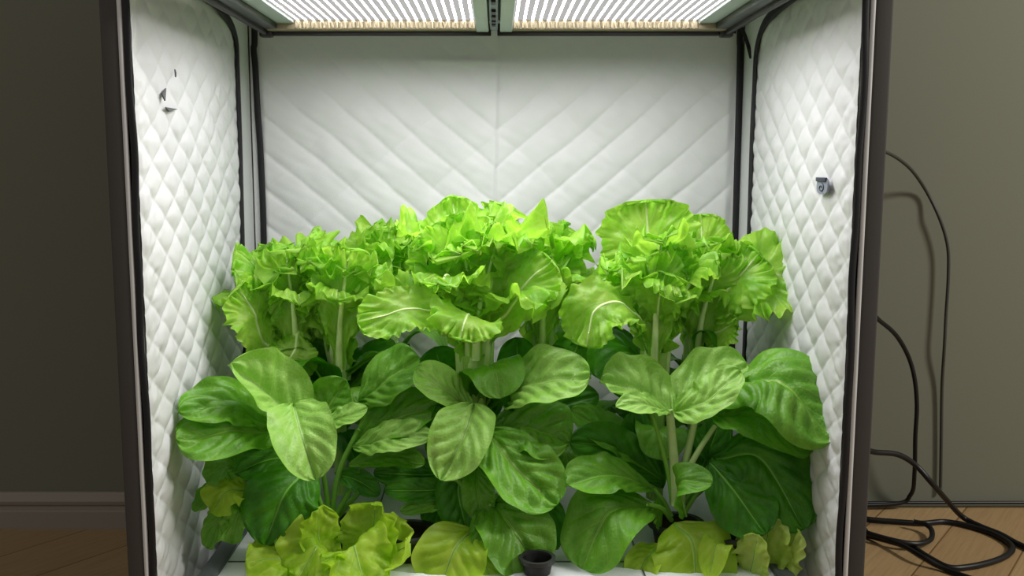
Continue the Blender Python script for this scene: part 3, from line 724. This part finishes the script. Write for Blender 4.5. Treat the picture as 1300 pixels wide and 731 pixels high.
px_leaf(p3, [(905, 525, 1.25), (965, 530, 1.21), (1032, 572, 1.19)], 66, 'spinach', seed=46, puff=.07, a=.5, b=.45, roll=10)
px_leaf(p3, [(1000, 560, 1.22), (1028, 600, 1.205), (1034, 640, 1.20)], 56, 'spinach', seed=47, roll=15)
px_leaf(p3, [(905, 580, 1.25), (965, 580, 1.21), (1022, 672, 1.17)], 108, 'spinach_shade', seed=48, puff=.07, a=.5, b=.45, cup=-.2)
px_leaf(p3, [(900, 585, 1.24), (930, 620, 1.2), (972, 678, 1.16)], 88, 'spinach_shade', seed=49, puff=.06, b=.5, cup=-.2)
px_leaf(p3, [(828, 620, 1.25), (780, 602, 1.22), (720, 612, 1.19)], 56, 'spinach', seed=50, puff=.07, a=.6, b=.35, roll=-12)
px_leaf(p3, [(828, 640, 1.23), (772, 650, 1.19), (738, 722, 1.17)], 96, 'spinach', seed=51, puff=.05, a=.55, b=.38, cup=.05)
px_leaf(p3, [(868, 655, 1.22), (862, 612, 1.19), (905, 612, 1.17)], 44, 'spinach', seed=52, a=.5, b=.4, roll=-20)
px_leaf(p3, [(856, 664, 1.22), (880, 690, 1.18), (884, 770, 1.15)], 112, 'young', seed=53, puff=.04, a=.45, b=.45, cup=-.1)
px_leaf(p3, [(838, 672, 1.23), (834, 650, 1.22), (828, 645, 1.21)], 32, 'spinach', seed=54)
px_leaf(p3, [(842, 600, 1.31), (790, 560, 1.30), (724, 520, 1.29)], 50, 'spinach', seed=55, roll=-15)
px_leaf(p3, [(842, 610, 1.29), (778, 570, 1.28), (722, 560, 1.26)], 66, 'spinach_shade', seed=56, roll=10)
px_leaf(p3, [(842, 620, 1.30), (812, 560, 1.31), (806, 520, 1.32)], 52, 'spinach_shade', seed=57)
px_leaf(p3, [(870, 640, 1.30), (905, 560, 1.31), (915, 520, 1.32)], 48, 'spinach_shade', seed=58)
px_leaf(p3, [(838, 690, 1.21), (818, 712, 1.18), (806, 742, 1.17)], 48, 'young', seed=59)
px_leaf(p3, [(925, 700, 1.2), (910, 690, 1.17), (900, 735, 1.15)], 40, 'young', seed=60)

# young plants low at the front
yl = plant('young_lettuce', 430, 1.19, 'young yellow green lettuce at the bottom left, soft wavy leaves', 'lettuce', None)
Y = dict(mat='young', a=.7, b=.36, ruf=.16, rufn=7, fine=.04, lobes=.07, puff=.04, crump=.12)
for i, (pix, w, kw) in enumerate([
        ([(432, 735, 1.2), (408, 700, 1.19), (404, 645, 1.18)], 58, {}), ([(440, 735, 1.21), (470, 690, 1.20), (474, 638, 1.20)], 88, {}), ([(446, 735, 1.2), (490, 705, 1.18), (521, 690, 1.16)], 84, {}),
        ([(428, 740, 1.19), (370, 712, 1.17), (312, 712, 1.15)], 74, {}), ([(430, 735, 1.2), (405, 690, 1.17), (380, 735, 1.14)], 84, {'roll': 10}), ([(438, 735, 1.19), (448, 690, 1.16), (465, 750, 1.13)], 92, {}),
        ([(425, 735, 1.21), (375, 690, 1.2), (350, 672, 1.19)], 66, {'mat': 'spinach'})]):
    k2 = dict(Y); k2.update(kw); px_leaf(yl, pix, w, seed=70 + i, **k2)
ll = plant('young_lettuce', 320, 1.22, 'small lettuce with lobed leaves hanging beside the left tent wall', 'lettuce', None)
K = dict(mat='spinach', a=.6, b=.35, ruf=.16, rufn=5, fine=.03, lobes=.16, puff=.05)
for i, (pix, w) in enumerate([([(322, 600, 1.23), (285, 592, 1.22), (262, 612, 1.21)], 40), ([(325, 625, 1.22), (290, 622, 1.20), (268, 650, 1.19)], 52), ([(322, 650, 1.22), (285, 650, 1.2), (262, 696, 1.19)], 34),
                              ([(325, 655, 1.21), (303, 652, 1.19), (292, 690, 1.18)], 36), ([(318, 620, 1.23), (270, 626, 1.22), (245, 648, 1.21)], 28)]):
    k2 = dict(K); k2['mat'] = 'young' if i == 1 else 'spinach'; px_leaf(ll, pix, w, seed=80 + i, **k2)
petiole(ll, [(335, 700, 1.23), (330, 660, 1.23), (320, 600, 1.23)], .004, 'petiole', 'stalk')
lr = plant('young_lettuce', 965, 1.2, 'pale thin leaved lettuce at the bottom right corner beside the right tent wall', 'lettuce', None)
for i, (pix, w) in enumerate([([(950, 745, 1.2), (968, 705, 1.19), (978, 655, 1.18)], 74), ([(955, 745, 1.2), (990, 712, 1.18), (1014, 672, 1.17)], 58), ([(950, 745, 1.19), (955, 712, 1.16), (962, 680, 1.15)], 50)]):
    k2 = dict(Y, mat='young_pale'); px_leaf(lr, pix, w, seed=90 + i, **k2)
petiole(lr, [(950, 760, 1.21), (952, 750, 1.2), (955, 735, 1.2)], .004, 'petiole', 'stalk')
petiole(yl, [(432, 775, 1.21), (433, 755, 1.2), (434, 730, 1.2)], .006, 'petiole', 'stalk')

for px_, d_, lab in ((418, 1.25, 'black pot under the front left broad leaved plant'), (612, 1.25, 'black pot under the front centre broad leaved plant'), (858, 1.25, 'black pot under the front right broad leaved plant'),
                     (682, 1.165, 'empty black pot near the front edge between the centre and right plants'), (520, 1.22, 'black pot showing between the left and centre plants'), (934, 1.215, 'black pot half hidden at the right end of the front row')):
    q = at(px_, 690, d_); net_pot(q[0], d_, lab, soil=(px_ != 682), r=.022 if px_ == 682 else .036, hh=.02 if px_ == 682 else .034)

# ------------------------------------------------------------------ cables
def cable(pix, r, mat, label, n=90):
    pts = catmull(pix, n)
    o = MB().tube(pts, r, 10).build('cable', M[mat])
    return tag(o, label, 'cable', None)
def fl(px_, py_, z=.006):
    yc = (CY - py_) / FPX; k_ = (z - HCAM) / (-SP + yc * CP)
    return np.array(((px_ - CX) / FPX * k_, k_ * (CP + yc * SP), z))
W = YR - .02
cable([at(964, 178, 1.645), at(1040, 178, 1.65), at(1110, 188, 1.67), at(1148, 207, 1.75), at(1172, 236, W), at(1192, 275, W), at(1203, 312, W), at(1204, 350, W), at(1201, 400, W), at(1199, 440, W), at(1196, 490, W + .01), at(1195, 560, W + .012), at(1194, 625, W + .012)], .0032, 'cable_grey', 'thin grey cable arching out of the tent side and hanging down the wall')
cable([at(964, 388, 1.645), at(1040, 388, 1.65), at(1100, 397, 1.68), at(1118, 408, 1.72), at(1138, 426, 1.77), at(1153, 452, 1.8), at(1161, 480, 1.8), at(1164, 515, 1.8), at(1162, 555, 1.805), at(1161, 600, 1.82), at(1156, 628, 1.84), at(1130, 640, 1.845), at(1000, 641, 1.845)], .0042, 'cable_black', 'short black cable curving down the wall close to the tent')
cable([at(964, 568, 1.645), at(1040, 569, 1.65), at(1095, 571, 1.66), at(1112, 574, 1.68), at(1140, 577, 1.7), at(1162, 590, 1.71), at(1182, 612, 1.70), fl(1203, 636, .06), fl(1222, 656, .012), fl(1245, 668), fl(1270, 678), fl(1292, 690), fl(1320, 702)], .0052, 'cable_black', 'black cable sloping from the tent side down onto the wooden floor')
cable([fl(985, 650), fl(1085, 655), fl(1103, 659), fl(1140, 662), fl(1172, 664), fl(1200, 662), fl(1232, 668), fl(1262, 678), fl(1284, 692), fl(1281, 703), fl(1262, 712), fl(1232, 719), fl(1205, 720), fl(1180, 708), fl(1155, 693), fl(1125, 684), fl(1085, 674), fl(985, 662)], .0052, 'cable_black', 'black cable lying in a wide loop on the floor right of the tent', 140)
cable([fl(985, 656, .016), fl(1085, 668, .016), fl(1103, 677, .016), fl(1140, 687, .016), fl(1165, 690, .014), fl(1181, 685, .012), fl(1183, 674, .014), fl(1176, 666, .017), fl(1160, 662, .017)], .0048, 'cable_black', 'black cable with a tight bend inside the floor loop')
cable([fl(985, 666), fl(1085, 676), fl(1105, 681), fl(1140, 690, .016), fl(1170, 706, .016), fl(1200, 722), fl(1240, 736), fl(1290, 748)], .0045, 'cable_black', 'black cable running off towards the front below the floor loop')
cable([(.55, YR - .012, .012), (.9, YR - .012, .0125), (1.2, YR - .012, .013), (1.6, YR - .012, .013)], .0035, 'cable_black', 'straight thin black cable along the foot of the right wall', 24)
